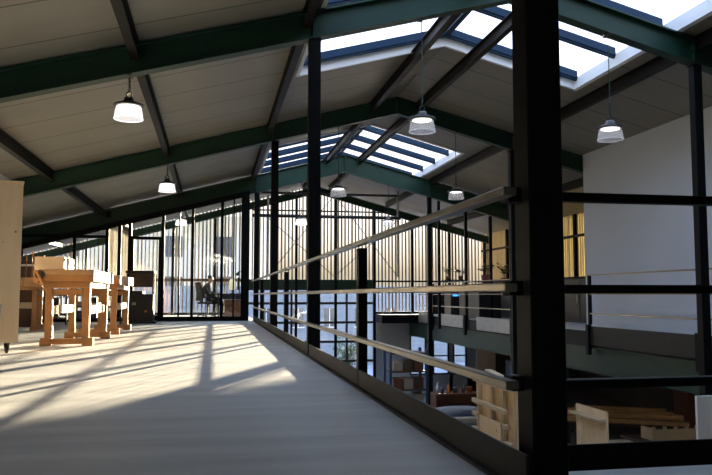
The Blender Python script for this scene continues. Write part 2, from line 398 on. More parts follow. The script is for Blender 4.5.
# edge beams under the gallery
def edge(pa, pb, lab, h=.49, z=-.55):
    m = MB(); m.ibeam((pa[0], pa[1], z), (pb[0], pb[1], z), .16, h, .015, .012)
    tag(m.build('edge_beam', M['green']), lab, 'edge beam', 'edge beams under the upper floors', 'thing')
edge((7.27, 2.8), (7.27, 14.5), 'dark green edge beam below the gangway on the white wall')
edge((7.27, 14.6), (7.27, 27.1), 'dark green edge beam below the plant gallery')

# ------------------------------------------------------------------ glass partition (end of the upper floor)
YP = 20.5
pz = lambda x: cz(x) - .60
mull = [(-9.0, .1), (-6.3, .07), (-4.9, .07), (-3.6, .08), (-2.78, .09), (-2.46, .09), (-2.2, .09), (-1.34, .08), (-.56, .07), (.22, .08), (.85, .22)]
w = thing('wall_partition', None, None, (-1, YP, 0), kind='structure')
for x, ww in mull: B(x - ww / 2, x + ww / 2, YP - .05, YP + .05, 0, pz(x) - .02).build('mullion', M['black'], w)
for x in (-.91, .54): B(x - .02, x + .02, YP - .03, YP + .03, .1, pz(x) - .02).build('mullion', M['black'], w)
m = MB(); m.box(-9, .74, YP - .05, YP + .05, .0, .12); m.box(-4.9, -2.78, YP - .04, YP + .04, 2.2, 2.28); m.build('transom', M['black'], w)
B(-8.95, -3.64, YP - .03, YP + .03, 2.05, pz(-9) - .04 + .0).build('infill_panel', M['black'], w) if pz(-9) > 2.2 else None
m = MB(); m.hexa([(-9, YP - .06, pz(-9) - .03), (.96, YP - .06, pz(.96) - .03), (.96, YP + .06, pz(.96) - .03), (-9, YP + .06, pz(-9) - .03),
                  (-9, YP - .06, pz(-9) + .12), (.96, YP - .06, pz(.96) + .12), (.96, YP + .06, pz(.96) + .12), (-9, YP + .06, pz(-9) + .12)])
m.build('head_rail', M['black'], w)
for (a, wa), (b, wb) in zip(mull, mull[1:]):
    if abs(a + 2.2) < .01: continue
    xa, xb = a + wa / 2, b - wb / 2
    m = MB(); m.hexa([(xa, YP - .004, .12), (xb, YP - .004, .12), (xb, YP + .004, .12), (xa, YP + .004, .12),
                      (xa, YP - .004, pz(xa) - .02), (xb, YP - .004, pz(xb) - .02), (xb, YP + .004, pz(xb) - .02), (xa, YP + .004, pz(xa) - .02)])
    m.build('glass_pane', M['glass'], w)
d = MB(); d.box(-2.155, -2.09, YP - .045, YP + .045, .0, 2.26); d.box(-1.45, -1.385, YP - .045, YP + .045, .0, 2.26)
d.box(-2.09, -1.45, YP - .045, YP + .045, 2.18, 2.26); d.box(-2.09, -1.45, YP - .045, YP + .045, .02, .16)
d = tag(d.build('door_1', M['black']), kind='structure')
B(-2.09, -1.45, YP - .004, YP + .004, .16, 2.18).build('glass_pane', M['glass'], d)
MB().cyl((-1.52, YP - .10, .95), (-1.52, YP - .10, 1.25), .012).cyl((-1.52, YP - .1, 1.0), (-1.47, YP - .045, 1.0), .01).cyl((-1.52, YP - .1, 1.2), (-1.47, YP - .045, 1.2), .01).build('door_handle', M['galv'], d)
m = MB(); m.hexa([(-2.155, YP - .004, 2.26), (-1.385, YP - .004, 2.26), (-1.385, YP + .004, 2.26), (-2.155, YP + .004, 2.26),
                  (-2.155, YP - .004, pz(-2.155) - .02), (-1.385, YP - .004, pz(-1.385) - .02), (-1.385, YP + .004, pz(-1.385) - .02), (-2.155, YP + .004, pz(-2.155) - .02)])
m.build('glass_pane', M['glass'], w)
# gallery mullions below the same beam
w = thing('wall_gallery_screen', None, None, (8.7, YP + .1, 0), kind='structure')
for x, ww in ((6.42, .07), (7.24, .08), (8.0, .08), (8.7, .06), (10.1, .12)):
    B(x - ww / 2, x + ww / 2, YP + .06, YP + .14, (0 if x > 7 else -.28), cz(x) - .62).build('mullion', M['black'], w)

# ------------------------------------------------------------------ batten facade
def battens(xa, xb, yo, z0f, z1f, along='x', pitch=.132, wid=.056, dep=.035):
    m = MB(); k = int((xb - xa) / pitch); rnd = random.Random(int(abs(xa * 31 + yo * 7)))
    for i in range(k + 1):
        c = xa + i * pitch; q = rnd.random(); mi = 0 if q < .45 else 1 if q < .75 else 2 if q < .88 else 3
        wj = wid * (.75 + .4 * rnd.random())
        if along == 'x': m.box(c, c + wj, yo, yo + dep, z0f(c), z1f(c), mi)
        else: m.box(yo, yo + dep, c, c + wj, z0f(c), z1f(c), mi)
    return m
w = thing('wall_far', None, None, (0, Y1, 0), kind='structure')
battens(XL, 1.1, Y1, lambda c: .02, lambda c: cz(c) + .02).build('batten_screen', BAT, w)
battens(1.1, 5.9, Y1, lambda c: 1.2, lambda c: cz(c) + .02).build('batten_screen', BAT, w)
battens(5.95, XR, Y1, lambda c: .02, lambda c: cz(c) + .02).build('batten_screen', BAT, w)
for x in (-7.2, -5.75, -4.3, -2.85, -1.4, .05, 1.5, 2.95, 4.4, 5.85, 7.3, 8.75, 10.15):
    B(x - .045, x + .045, 26.72, 26.84, 0 if (x < 1.1 or x > 5.9) else GZ, cz(x) - .3 if True else 0).build('facade_post', M['black'], w)
m = MB(); m.box(1.16, 5.9, 26.85, 27.15, .96, 1.26); m.build('transom', M['green'], w)
m = MB(); m.box(XL, 1.16, 26.9, 27.1, 1.18, 1.28); m.build('transom', M['darkwood'], w); m = MB(); m.box(5.9, XR, 26.9, 27.1, 1.18, 1.24); m.build('transom', M['black'], w)
m = MB(); m.box(XL, 1.16, 26.9, 27.1, 0, .08); m.box(5.9, XR, 26.9, 27.1, 0, .08); m.build('transom', M['black'], w)
w = thing('wall_side', None, None, (XR, 20, 0), kind='structure')
battens(14.55, 27.1, XR, lambda c: .02, lambda c: cz(XR) + .02, 'y').build('batten_screen', BAT, w)
B(XR + .05, XR + .06, 14.5, 27.1, 0, cz(XR)).build('translucent_sheet', M['sheet'], w)
for y in (17.2, 19.6, 22.2, 24.6): B(XR - .12, XR - .03, y - .045, y + .045, 0, cz(XR) - .02).build('facade_post', M['black'], w)
m = MB(); m.box(XR - .12, XR - .02, 14.5, 27.1, 1.15, 1.22); m.box(XR - .12, XR - .02, 14.5, 27.1, 2.35, 2.42); m.build('transom', M['black'], w)
w = thing('wall_office_side', None, None, (-2.75, 24, 0), kind='structure')
battens(20.75, 26.6, -2.8, lambda c: .02, lambda c: cz(-2.8) - .3, 'y').build('batten_screen', BAT, w)
m = MB(); m.box(-2.86, -2.72, 20.7, 26.7, cz(-2.8) - .3, cz(-2.8) - .12); m.build('transom', M['black'], w)
# lower glazing on the workshop
w = thing('window_3', None, None, (3.5, 27, GZ), kind='structure')
m = MB()
for x in (1.78, 2.8, 3.82, 4.84, 5.87): m.box(x - .035, x + .035, 26.88, 27.0, GZ, .96)
m.build('mullion', M['frame'], w)
m = MB()
for z in (-2.4, -1.7, -1.0, -.3, .4, .92): m.box(-1.0 if z < -.2 else 1.16, 5.9, 26.9, 26.98, z - .045, z + .045)
m.build('transom', M['frame'], w)
B(1.16, 5.9, 27.0, 27.01, GZ, .96).build('pane', M['glass'], w)
wall('wall_lower_back', (XL, -1.0, 27.0, 27.2, GZ, -.3))

# wind bracing in the hall
t = thing('wind_brace', 'tubular wind brace with thin crossed rods in front of the batten facade', 'brace', (3.9, 24, 3.2))
for z, r in ((3.45, .025), (3.27, .055)): MB().cyl((1.2, 24, z), (6.15, 24, z), r).build('tube', M['iron'], t)
MB().cyl((1.3, 24, 4.02), (6.05, 24, 4.02), .04).build('tube', M['iron'], t)
for x in (1.72, 6.05): MB().cyl((x, 24, 1.3 if x < 2 else 1.3), (x, 24, cz(x) - .001), .035).build('strut', M['galv'], t)
for a, b in (((1.72, 3.2), (3.9, 1.3)), ((3.9, 1.3), (6.05, 3.2)), ((1.72, 1.3), (3.9, 4.0)), ((3.9, 4.0), (6.05, 1.3))):
    MB().cyl((a[0], 24, a[1]), (b[0], 24, b[1]), .011, n=6).build('rod', M['iron'], t)

# ------------------------------------------------------------------ lamps
def lamp(x, y, lab, bright=True, bot=.36, zs=2.665):
    t = thing('pendant_lamp', lab, 'pendant lamp', (x, y, zs), 0, 'industrial pendant lamps under the green beams')
    c = (x, y, zs)
    sh = MB(); prof = [(.160, .02), (.162, .028), (.158, .034), (.155, .048), (.149, .10), (.138, .165)]
    n = 48; vs = []; fs = []
    for k, (r, z) in enumerate(prof):
        for i in range(n):
            rr = r * (1 + (.018 if i % 2 and 1 < k < 5 else 0)); a = 2 * math.pi * i / n
            vs.append((x + rr * math.cos(a), y + rr * math.sin(a), zs + z))
    for k in range(len(prof) - 1):
        for i in range(n): fs.append((k * n + i, k * n + (i + 1) % n, (k + 1) * n + (i + 1) % n, (k + 1) * n + i))
    sh.add(vs, fs, 0, True); sh.torus((x, y, zs + .024), .160, .005, 'Z', 32, 6)
    sh.build('shade', M['shade_bright' if bright else 'shade_dim'], t)
    MB().lathe([(0, .168), (.12, .168), (.14, .172), (.168, .172), (.170, .180), (.165, .190), (.09, .203), (.085, .222), (0, .225)], c, 32).build('housing', M['lampcap'], t)
    MB().lathe([(0, .160), (.118, .160), (.118, .167), (0, .167)], c, 24).build('light_plate', M['ledglow' if bright else 'leddim'], t)
    CB(x - .05, x + .05, y - .035, y + .035, zs + .225, zs + .27, .008).build('driver_box', M['galv'] if not bright else M['lampcap'], t)
    MB().torus((x, y, zs + .305), .032, .007).build('hook', M['iron'], t)
    top = cz(x) - bot
    m = MB(); z = zs + .34; k = 0
    while z < min(top - .02, zs + .50): m.torus((x, y, z), .014, .004, 'Y' if k % 2 else 'X', 10, 5); z += .026; k += 1
    if k: m.build('chain', M['iron'], t)
    m = MB(); m.cyl((x, y, zs + .33), (x + .01, y + .01, (zs + top) / 2 + .1), .006, n=6); m.cyl((x + .01, y + .01, (zs + top) / 2 + .1), (x, y, top), .006, n=6)
    m.build('cord', M['green'] if not bright else M['iron'], t)
    m = MB(); m.cbox(x - .03, x + .03, y - .09, y + .09, top - .012, top - .001, .003); m.build('clamp', M['iron'], t)
lamp(-.97, 8.6, 'brightly lit lamp hanging low above the open floor by the big beam')
lamp(-.90, 14.6, 'lit lamp above the floor under the second beam, near the glass wall')
lamp(2.48, 8.6, 'clear ribbed lamp on a green cord between the long railing and the ridge', False)
lamp(4.99, 8.6, 'clear ribbed lamp hanging before the white wall on a green cord', False)
lamp(2.45, 14.6, 'lit lamp in front of the batten facade, just beneath the ridge', False)
lamp(4.93, 14.6, 'small clear lamp hanging just above the sloping top bar of the railing', False)
lamp(2.42, 20.75, 'distant lamp beside the wide black column, at the tubular brace', True, .56)
lamp(4.95, 20.75, 'distant lamp low over the railing, before the brace upright', False, .56)
lamp(-.92, 21.6, 'distant lamp seen through the glass partition of the office', True, .2)

# ------------------------------------------------------------------ work benches
def bench(lab):
    t = thing('workbench', lab, 'workbench', (0, 0, 0), 0, 'beech joinery workbenches')
    MB().cbox(-.36, .36, -1.02, 1.02, .97, 1.05, .005).build('bench_top', M['top'], t)
    for sx in (-1, 1):
        x = sx * .33
        CB(x - .03, x + .03, -1.02, 1.02, .885, .969, .004).build('apron', M['beech'], t)
    for y in (-1.0, 1.0): CB(-.299, .299, y - .02, y + .02, .885, .969, .004).build('apron', M['beech'], t)
    CB(-.30, .30, -.95, .95, .80, .885, .004).build('tool_tray', M['beech'], t)
    for y in (-.86, .86):
        for sx in (-1, 1):
            x = sx * .24
            m = MB(); m.hexa([(x - .05, y - .04, .11), (x + .05, y - .04, .11), (x + .05, y + .04, .11), (x - .05, y + .04, .11),
                              (x - .045 + sx * .01, y - .04, .80), (x + .045 + sx * .01, y - .04, .80), (x + .045 + sx * .01, y + .04, .80), (x - .045 + sx * .01, y + .04, .80)])
            for z in (.2, .5): m.cyl((x, y - .046, z), (x, y - .04, z), .008, n=8)
            m.build('leg', M['beech'], t)
        m = MB(); m.cbox(-.35, -.20, y - .05, y + .05, 0, .11, .006); m.cbox(.20, .35, y - .05, y + .05, 0, .11, .006)
        m.cbox(-.20, .20, y - .035, y + .035, .025, .10, .004); m.build('foot', M['beech'], t)
        CB(-.20, .20, y - .03, y + .03, .70, .78, .004).build('cross_rail', M['beech'], t)
    for sx in (-1, 1):
        x = sx * .24; CB(x - .022, x + .022, -.82, .82, .43, .55, .004).build('stretcher', M['stretcher'], t)
    v = CB(-.43, -.361, -1.03, -.68, .86, 1.04, .006).build('vise', M['beech'], t)
    MB().cyl((-.34, -1.09, .98), (-.34, -1.03, .98), .06, n=16).cyl((-.34, -1.14, .98), (-.34, -1.09, .98), .04, n=12).build('vise_screw', M['iron'], v)
    MB().cyl((-.37, -1.155, 1.03), (-.22, -1.155, .74), .018, n=10).build('vise_handle', M['beech'], v)
    return t
b1 = bench('beech workbench carrying the pale wooden box, vise at its near end')
b2 = copy_tree(b1); b2['label'] = 'beech workbench standing end to end behind the one with the box'
b3 = copy_tree(b1); b3['label'] = 'beech workbench turned crosswise in the shade behind the other two'
place(b1, (-1.975, 11.75, 0)); place(b2, (-1.975, 14.75, 0), R(-.5)); place(b3, (-4.35, 16.0, 0), R(90))
t = thing('wooden_box', 'pale wooden box with finger joints lying on the front workbench', 'box', (-2.22, 11.6, 1.05))
m = MB(); x0, x1, y0, y1, z0, z1 = -2.49, -2.09, 11.15, 11.9, 1.05, 1.225
m.cbox(x0, x1, y0, y0 + .02, z0, z1, .002); m.cbox(x0, x1, y1 - .02, y1, z0, z1, .002)
m.cbox(x0, x0 + .02, y0 + .02, y1 - .02, z0, z1, .002); m.cbox(x1 - .02, x1, y0 + .02, y1 - .02, z0, z1, .002)
m.box(x0 + .02, x1 - .02, y0 + .02, y1 - .02, z0, z0 + .02); m.build('carcass', M['boxwood'], t)
CB(x0, x1, y0, y1, z1, z1 + .018, .003).build('lid', M['boxwood'], t)
m = MB(); m.cbox(x1 + .001, x1 + .02, y0 - .01, y0 + .05, z1 - .04, z1, .003); m.cbox(x1 + .001, x1 + .02, y0 - .01, y0 + .05, z0, z0 + .03, .003); m.build('corner_clip', M['darkwood'], t)

# plywood cart
t = thing('plywood_cart', 'tall knotty plywood cabinet on black castors next to the workbenches', 'cart', (-2.30, 9.6, 0), R(15))
mw = t.matrix_basis.copy()
def W(mb): mb.v = [mw @ v for v in mb.v]; return mb
W(CB(-1.25, 0, 0, .55, .13, 2.07, .006)).build('body', M['ply'], t)
W(CB(-1.26, .01, -.01, .56, 2.071, 2.09, .004)).build('top_panel', M['ply'], t)
for x in (-1.15, -.12):
    for y in (.08, .46):
        w = W(MB().cyl((x - .018, y, .045), (x + .018, y, .045), .045, n=20)).build('castor', M['rubber'], t)
        m = MB(); m.cbox(x - .035, x + .035, y - .035, y + .035, .115, .129, .002); m.box(x - .028, x - .022, y - .02, y + .02, .04, .115); m.box(x + .022, x + .028, y - .02, y + .02, .04, .115)
        W(m).build('castor_fork', M['iron'], w)
m = MB(); m.bar((-2.60, 9.28, .06), (-2.52, 9.44, .60), .16, .02, up=(0, 1, 0)); tag(m.build('offcut_board', M['boxwood']), 'short pale board leaning against the plywood cabinet', 'board')

# machine cabinet
t = thing('machine_cabinet', 'dark machine cabinet with a glazed hood in front of the glass door', 'machine', (-1.85, 19.2, 0))
m = MB(); m.cbox(-2.1, -1.45, 18.95, 19.45, .05, .72, .006); m.cbox(-2.14, -1.38, 18.9, 19.5, .0, .05, .004); m.cbox(-2.14, -1.70, 18.9, 19.5, .72, .80, .004); m.build('body', M['iron'], t)
m = MB()
for x in (-2.1, -1.48):
    for y in (18.95, 19.42): m.box(x, x + .03, y, y + .03, .72, 1.28)
m.cbox(-2.12, -1.43, 18.93, 19.47, 1.24, 1.30, .004); m.build('hood_frame', M['iron'], t)
B(-2.07, -1.48, 19.40, 19.42, .9, 1.24).build('back_panel', M['darkwood'], t)
B(-1.456, -1.45, 18.98, 19.42, .85, 1.24).build('hood_pane', M['glass'], t)
m = MB(); m.cbox(-1.95, -1.86, 18.90, 18.95, .45, .52, .004); m.build('control_box', M['galv'], t)
MB().cyl((-1.62, 18.92, .3), (-1.62, 18.95, .3), .03, n=16).build('knob', M['orange'], t)

# tool shelving by the dark wall
def shelf_unit(x, y, w_, lab, nb):
    t = thing('shelf_unit', lab, 'shelf', (x, y, 0), 0, 'dark tool shelves behind the workbenches')
    for sx in (-1, 1):
        for yy in (-.04, .42): B(x + sx * w_ / 2 - .02, x + sx * w_ / 2 + .02, y + yy - .019, y + yy + .019, 0, .985).build('upright', M['iron'], t)
    for z in (.12, .4, .68, .96): CB(x - w_ / 2, x + w_ / 2, y - .02, y + .40, z, z + .025, .003).build('shelf', M['iron'], t)
    rnd = random.Random(nb); cols = [M['iron'], M['bluepaint'], M['paper'], M['darkwood'], M['galv'], M['felt']]
    names = ['tool_case', 'storage_bin', 'carton', 'wooden_crate', 'tin', 'storage_bin']
    descr = ['black tool case', 'blue storage bin', 'small white carton', 'dark wooden crate', 'metal tin', 'grey storage bin']
    for zi, z in enumerate((.146, .426, .706)):
        k = int(w_ / .28)
        for i in range(k):
            q = rnd.randrange(6); cx = x - w_ / 2 + .16 + i * .28; hh = .11 + rnd.random() * .12
            m = MB(); m.cbox(cx - .10, cx + .10, y + .02, y + .3, z, z + hh, .01)
            o = tag(m.build(names[q], cols[q]), '%s on the %s shelf of the %s' % (descr[q], ('bottom', 'middle', 'upper')[zi], lab.split(' unit ')[0] + ' unit ' + lab.split(' unit ')[1]), 'storage box', 'boxes on the tool shelves')
            CB(cx - .03, cx + .03, y + .005, y + .019, z + hh * .5, z + hh * .5 + .02, .002).build('handle', M['galv'], o)
shelf_unit(-2.72, 18.6, 1.1, 'shelf unit beside the machine cabinet', 3)
shelf_unit(-4.05, 18.6, 1.3, 'shelf unit behind the crosswise bench', 5)
# rack of orange handled clamps
t = thing('tool_rack', 'white rail rack on dark boards holding orange handled clamps', 'tool rack', (-4.2, 17.4, 0))
CB(-4.7, -3.55, 17.42, 17.46, .0, 1.45, .004).build('back_board', M['darkwood'], t)
CB(-4.7, -3.55, 17.30, 17.419, 1.33, 1.37, .004).build('rail', M['paper'], t)
rk = None
for i in range(9):
    x = -4.62 + i * .12
    if rk is None:
        rk = thing('bar_clamp', 'orange handled bar clamp hanging in the white rail rack', 'clamp', (0, 0, 0), 0, 'clamps in the white rail rack')
        MB().cbox(-.008, .008, -.012, .012, -.34, .20, .002).build('bar', M['beech'], rk)
        MB().cyl((0, 0, .2), (0, 0, .32), .018, .014, 10).build('handle', M['orange'], rk)
        CB(-.014, .014, -.05, .03, -.34, -.31, .003).build('jaw', M['iron'], rk); o = rk
    else: o = copy_tree(rk)
    place(o, (x, 17.27, 1.33 - (.09 if i % 3 else .0)))

# ------------------------------------------------------------------ office behind the glass
def office_chair(x, y, rz):
    t = thing('office_chair', 'black office chair with the seated person at the desk', 'chair', (x, y, 0), rz)
    mw = t.matrix_basis
    def L(mb):
        mb.v = [mw @ v for v in mb.v]; return mb
    m = MB()
    for k in range(5):
        a = k * 2 * math.pi / 5; m.bar((0, 0, .10), (.30 * math.cos(a), .30 * math.sin(a), .07), .04, .03)
    L(m).build('star_base', M['iron'], t)
    for k in range(5):
        a = k * 2 * math.pi / 5; c = (.30 * math.cos(a), .30 * math.sin(a))
        m = MB(); m.cyl((c[0] - .02, c[1], .028), (c[0] + .02, c[1], .028), .028, n=12); L(m).build('castor', M['rubber'], t)
    L(MB().cyl((0, 0, .09), (0, 0, .42), .025)).build('gas_column', M['iron'], t)
    L(MB().cbox(-.24, .25, -.24, .24, .42, .49, .03)).build('seat', M['fabric'], t)
    m = MB()
    for k in range(6):
        z0 = .52 + k * .095; dx = -.25 - .012 * abs(k - 2) - .008 * k
        m.cbox(dx - .03, dx + .02, -.22 + .01 * k, .22 - .01 * k, z0, z0 + .10, .012)
    m.bar((-.2, 0, .44), (-.29, 0, .60), .06, .02); L(m).build('backrest', M['fabric'], t)
    for s in (-1, 1):
        m = MB(); m.bar((-.05, s * .26, .44), (-.02, s * .28, .66), .03, .03); m.cbox(-.16, .12, s * .28 - .035, s * .28 + .035, .66, .69, .01); L(m).build('armrest', M['iron'], t)
office_chair(-.16, 23.5, R(28))

def skin_mesh(name, pts, edges, m, parent, sub=2):
    """pts: list of (xyz, radius)"""
    inv = parent.matrix_basis.inverted()
    me = bpy.data.meshes.new(name); me.from_pydata([tuple(inv @ Vector(p)) for p, r in pts], edges, [])
    o = bpy.data.objects.new(name, me); col.objects.link(o); o.parent = parent
    md = o.modifiers.new('skin', 'SKIN'); md.use_smooth_shade = True
    for i, (p, r) in enumerate(pts):
        sv = me.skin_vertices[0].data[i]; r = r if isinstance(r, tuple) else (r, r); sv.radius = r; sv.use_root = (i == 0)
    s = o.modifiers.new('sub', 'SUBSURF'); s.levels = s.render_levels = sub
    me.materials.append(m); return o
px, py = -.14, 23.5
t = thing('person', 'person in grey shirt seated at the desk, leaning slightly forward', 'person', (px, py, 0))
P = [((px - .08, py, .58), .13), ((px - .09, py, .74), .125), ((px - .06, py, .90), .135), ((px - .01, py, 1.01), .12), ((px + .03, py, 1.08), .055),
     ((px + .06, py, 1.14), .06), ((px + .075, py, 1.20), .088), ((px + .07, py, 1.26), .078)]
E_ = [(0, 1), (1, 2), (2, 3), (3, 4), (4, 5), (5, 6), (6, 7)]
def chain(start, ps):
    k = start
    for p, r in ps: P.append((p, r)); E_.append((k, len(P) - 1)); k = len(P) - 1
    return k
for s in (-1, 1):
    chain(0, [((px + .04, py + s * .10, .56), .095), ((px + .38, py + s * .13, .55), .065), ((px + .42, py + s * .13, .30), .055), ((px + .40, py + s * .13, .10), .038), ((px + .42, py + s * .13, .05), .04), ((px + .56, py + s * .13, .035), .03)])
    h = chain(3, [((px + .0, py + s * .18, .98), .065), ((px + .04, py + s * .22, .76), .045), ((px + .27, py + s * .16, .74), .033), ((px + .34, py + s * .15, .765), (.04, .02))])
    for j in range(4):
        q = s * (.13 + j * .018); chain(h, [((px + .385, py + q, .775), .009), ((px + .42, py + q, .768), .008), ((px + .44 - abs(j - 1.5) * .006, py + q, .755), .007)])
    chain(h, [((px + .35, py + s * .11, .765), .010), ((px + .385, py + s * .095, .758), .008)])
skin_mesh('body', P, E_, M['skin'], t)
m = MB(); m.lathe([(0, -.012), (.011, -.010), (.009, .018), (0, .03)], (px + .165, py, 1.195), 8); m.build('nose', M['skin'], t)
m = MB()
for s in (-1, 1): m.torus((px + .07, py + s * .088, 1.20), .016, .008, 'Y', 10, 6)
m.build('ear', M['skin'], t)
skin_mesh('hair', [((px + .03, py, 1.19), .082), ((px + .04, py, 1.26), .092), ((px + .09, py, 1.285), .075)], [(0, 1), (1, 2)], M['hair'], t)
S_ = [((px - .08, py, .58), .15), ((px - .09, py, .74), .145), ((px - .06, py, .90), .155), ((px - .01, py, 1.01), .135), ((px + .025, py, 1.06), .07)]
E2 = [(0, 1), (1, 2), (2, 3), (3, 4)]
for s in (-1, 1):
    k = len(S_); S_ += [((px + .0, py + s * .18, .98), .082), ((px + .04, py + s * .22, .77), .058), ((px + .22, py + s * .17, .745), .048)]; E2 += [(3, k), (k, k + 1), (k + 1, k + 2)]
skin_mesh('shirt', S_, E2, M['shirt'], t)
S_ = [((px - .08, py, .58), .155)]; E2 = []
for s in (-1, 1):
    k = len(S_); S_ += [((px + .04, py + s * .10, .57), .105), ((px + .38, py + s * .13, .555), .08), ((px + .42, py + s * .13, .30), .068), ((px + .40, py + s * .13, .10), .055)]
    E2 += [(0, k), (k, k + 1), (k + 1, k + 2), (k + 2, k + 3)]
skin_mesh('trousers', S_, E2, M['trousers'], t)
for s in (-1, 1): skin_mesh('shoe', [((px + .39, py + s * .13, .045), .05), ((px + .48, py + s * .13, .04), .045), ((px + .58, py + s * .13, .035), .035)], [(0, 1), (1, 2)], M['rubber'], t)

t = thing('desk', 'dark office desk with a red-brown drawer pedestal behind the glass', 'desk', (.55, 23.5, 0))
CB(.12, .95, 22.85, 24.15, .70, .735, .004).build('desk_top', M['iron'], t)
for x in (.17, .9):
    for y in (22.9, 24.1): B(x - .025, x + .025, y - .025, y + .025, 0, .70).build('leg', M['iron'], t)
CB(.20, .87, 22.86, 22.88, .57, .70, .003).build('modesty_panel', M['iron'], t)
p = CB(.36, .86, 22.95, 23.35, .03, .56, .006).build('pedestal', M['redwood'], t)
for z in (.06, .23, .40): 
    q = CB(.37, .85, 22.93, 22.949, z, z + .14, .004).build('drawer', M['redwood'], p)
t = thing('desk_lamp', 'cream shaded desk lamp standing on the office desk', 'lamp', (.58, 23.2, .735))
MB().lathe([(0, 0), (.08, 0), (.08, .015), (.01, .02), (.01, .12), (0, .12)], (.58, 23.2, .735), 20).build('base', M['iron'], t)
MB().lathe([(.075, .12), (.105, .16), (.095, .38), (.06, .46), (0, .46)], (.58, 23.2, .735), 20).build('shade', M['desklamp'], t)
t = thing('monitor', 'black computer monitor beside the cream desk lamp', 'monitor', (.78, 23.5, .735))
CB(.70, .86, 23.4, 23.7, .736, .75, .004).build('base', M['iron'], t); B(.79, .82, 23.5, 23.56, .75, .98).build('stand', M['iron'], t)
CB(.745, .79, 22.98, 23.85, .86, 1.24, .006).build('screen', M['iron'], t)
t = thing('laptop', 'small open laptop in front of the seated person', 'laptop', (.33, 23.5, .735))
CB(.24, .42, 23.38, 23.66, .736, .75, .003).build('keyboard', M['galv'], t); MB().bar((.42, 23.38, .85), (.42, 23.66, .85), .012, .2).build('screen', M['iron'], t)
m = MB(); m.bar((.92, 22.98, .735), (.75, 22.98, 1.40), .02, .02); m.bar((.75, 22.98, 1.40), (.98, 22.98, 1.48), .02, .02); m.cyl((.70, 22.98, 1.30), (.78, 22.98, 1.42), .05, .02, 12)
tag(m.build('drawing_lamp', M['iron']), 'black jointed drawing lamp clamped at the end of the desk', 'lamp')

# ------------------------------------------------------------------ gallery with plants
t = thing('plant_stand', 'narrow black stand with two small potted plants by the facade', 'plant stand', (8.65, 26.0, 0))
CB(8.25, 9.15, 25.85, 26.2, 1.22, 1.26, .004).build('top', M['iron'], t)
for x in (8.3, 8.7, 9.1):
    for y in (25.9, 26.15): B(x - .015, x + .015, y - .015, y + .015, 0, 1.22).build('leg', M['iron'], t)
CB(8.25, 9.15, 25.87, 26.18, .5, .53, .004).build('shelf', M['iron'], t)
t = thing('low_cabinet', 'dark low cabinet against the batten facade under the plant stand', 'cabinet', (8.95, 26.45, 0))
CB(7.95, 9.95, 26.28, 26.66, .0, 1.0, .008).build('body', M['iron'], t)
for k in range(3):
    q = CB(8.0 + k * .65, 8.6 + k * .65, 26.262, 26.279, .08, .95, .004).build('door', M['iron'], t)
    MB().cyl((8.5 + k * .65, 26.25, .5), (8.5 + k * .65, 26.25, .7), .008).build('handle', M['galv'], q)
def plant(x, y, z, lab, pot, ph, pr_, n, hgt, lr, seed, spread=.35):
    t = thing('potted_plant', lab, 'plant', (x, y, z), 0, 'potted plants on the gallery')
    MB().lathe([(0, 0), (pr_ * .7, 0), (pr_, ph * .8), (pr_ * 1.05, ph), (pr_ * .9, ph), (pr_ * .85, ph * .85), (0, ph * .85)], (x, y, z), 16).build('pot', pot, t)
    rnd = random.Random(seed); st = MB(); lf = MB()
    for i in range(n):
        a = rnd.random() * 6.28; r = spread * rnd.random(); top = Vector((x + r * math.cos(a), y + r * math.sin(a), z + ph + hgt * (.5 + .5 * rnd.random())))
        b0 = Vector((x, y, z + ph * .8)); mid = (b0 + top) / 2 + Vector((0, 0, hgt * .1)); st.tube([b0, mid, top], .006, 5)
        for j in range(5):
            q = mid.lerp(top, j / 4); aa = rnd.random() * 6.28; d = Vector((math.cos(aa), math.sin(aa), rnd.uniform(-.3, .6))).normalized()
            s = d.cross(Vector((0, 0, 1))).normalized() * lr * .35; e = q + d * lr; mm = q + d * lr * .5
            lf.add([q, mm + s, e, mm - s, mm + Vector((0, 0, lr * .12))], [(0, 1, 4), (1, 2, 4), (2, 3, 4), (3, 0, 4)])
    st.build('stem', M['stem'], t); lf.build('leaves', M['leaf'], t)
plant(8.45, 26.02, 1.26, 'small bushy plant in a brown pot on the stand', M['terracotta'], .14, .09, 7, .30, .14, 1, .14)
plant(8.93, 26.02, 1.26, 'small plant with spread leaves, second on the stand', M['terracotta'], .13, .10, 7, .30, .15, 2, .22)
t = thing('low_cabinet', 'dark low cabinet on the gallery under the red pot', 'cabinet', (9.25, 24.0, 0))
CB(9.05, 9.55, 15.2, 25.2, .0, 1.1, .008).build('body', M['iron'], t)
for k in range(-6, 4):
    q = CB(9.035, 9.049, 21.25 + k, 22.15 + k, .08, 1.04, .004).build('door', M['iron'], t)
    MB().cyl((9.02, 21.35 + k, .5), (9.02, 21.35 + k, .7), .008).build('handle', M['galv'], q)
plant(9.3, 24.4, 1.1, 'plant in a round dark red pot on the low cabinet', M['redpot'], .3, .17, 9, .38, .16, 3, .35)
plant(9.35, 22.9, 1.1, 'sparse leafy plant nearer the side battens on the low cabinet', M['terracotta'], .16, .12, 9, .42, .16, 4, .4)
t = thing('control_cabinet', 'black machine with small blue glowing displays on the gallery', 'machine', (8.1, 23.9, 0))
CB(7.75, 8.5, 23.6, 24.3, 0, .84, .01).build('body', M['iron'], t)
for a, b in ((7.82, 7.98), (8.02, 8.3)): CB(a, b, 23.585, 23.599, .66, .74, .003).build('display', M['bluescreen'], t)
tag(CB(8.5, 8.95, 19.0, 20.2, 0, .62, .01).build('storage_box', M['redwood']), 'red-brown wooden chest behind the gallery railing', 'box')
tag(CB(7.7, 8.4, 20.8, 22.6, 0, .80, .01).build('storage_box', M['iron']), 'black chest behind the middle post of the gallery railing', 'box')

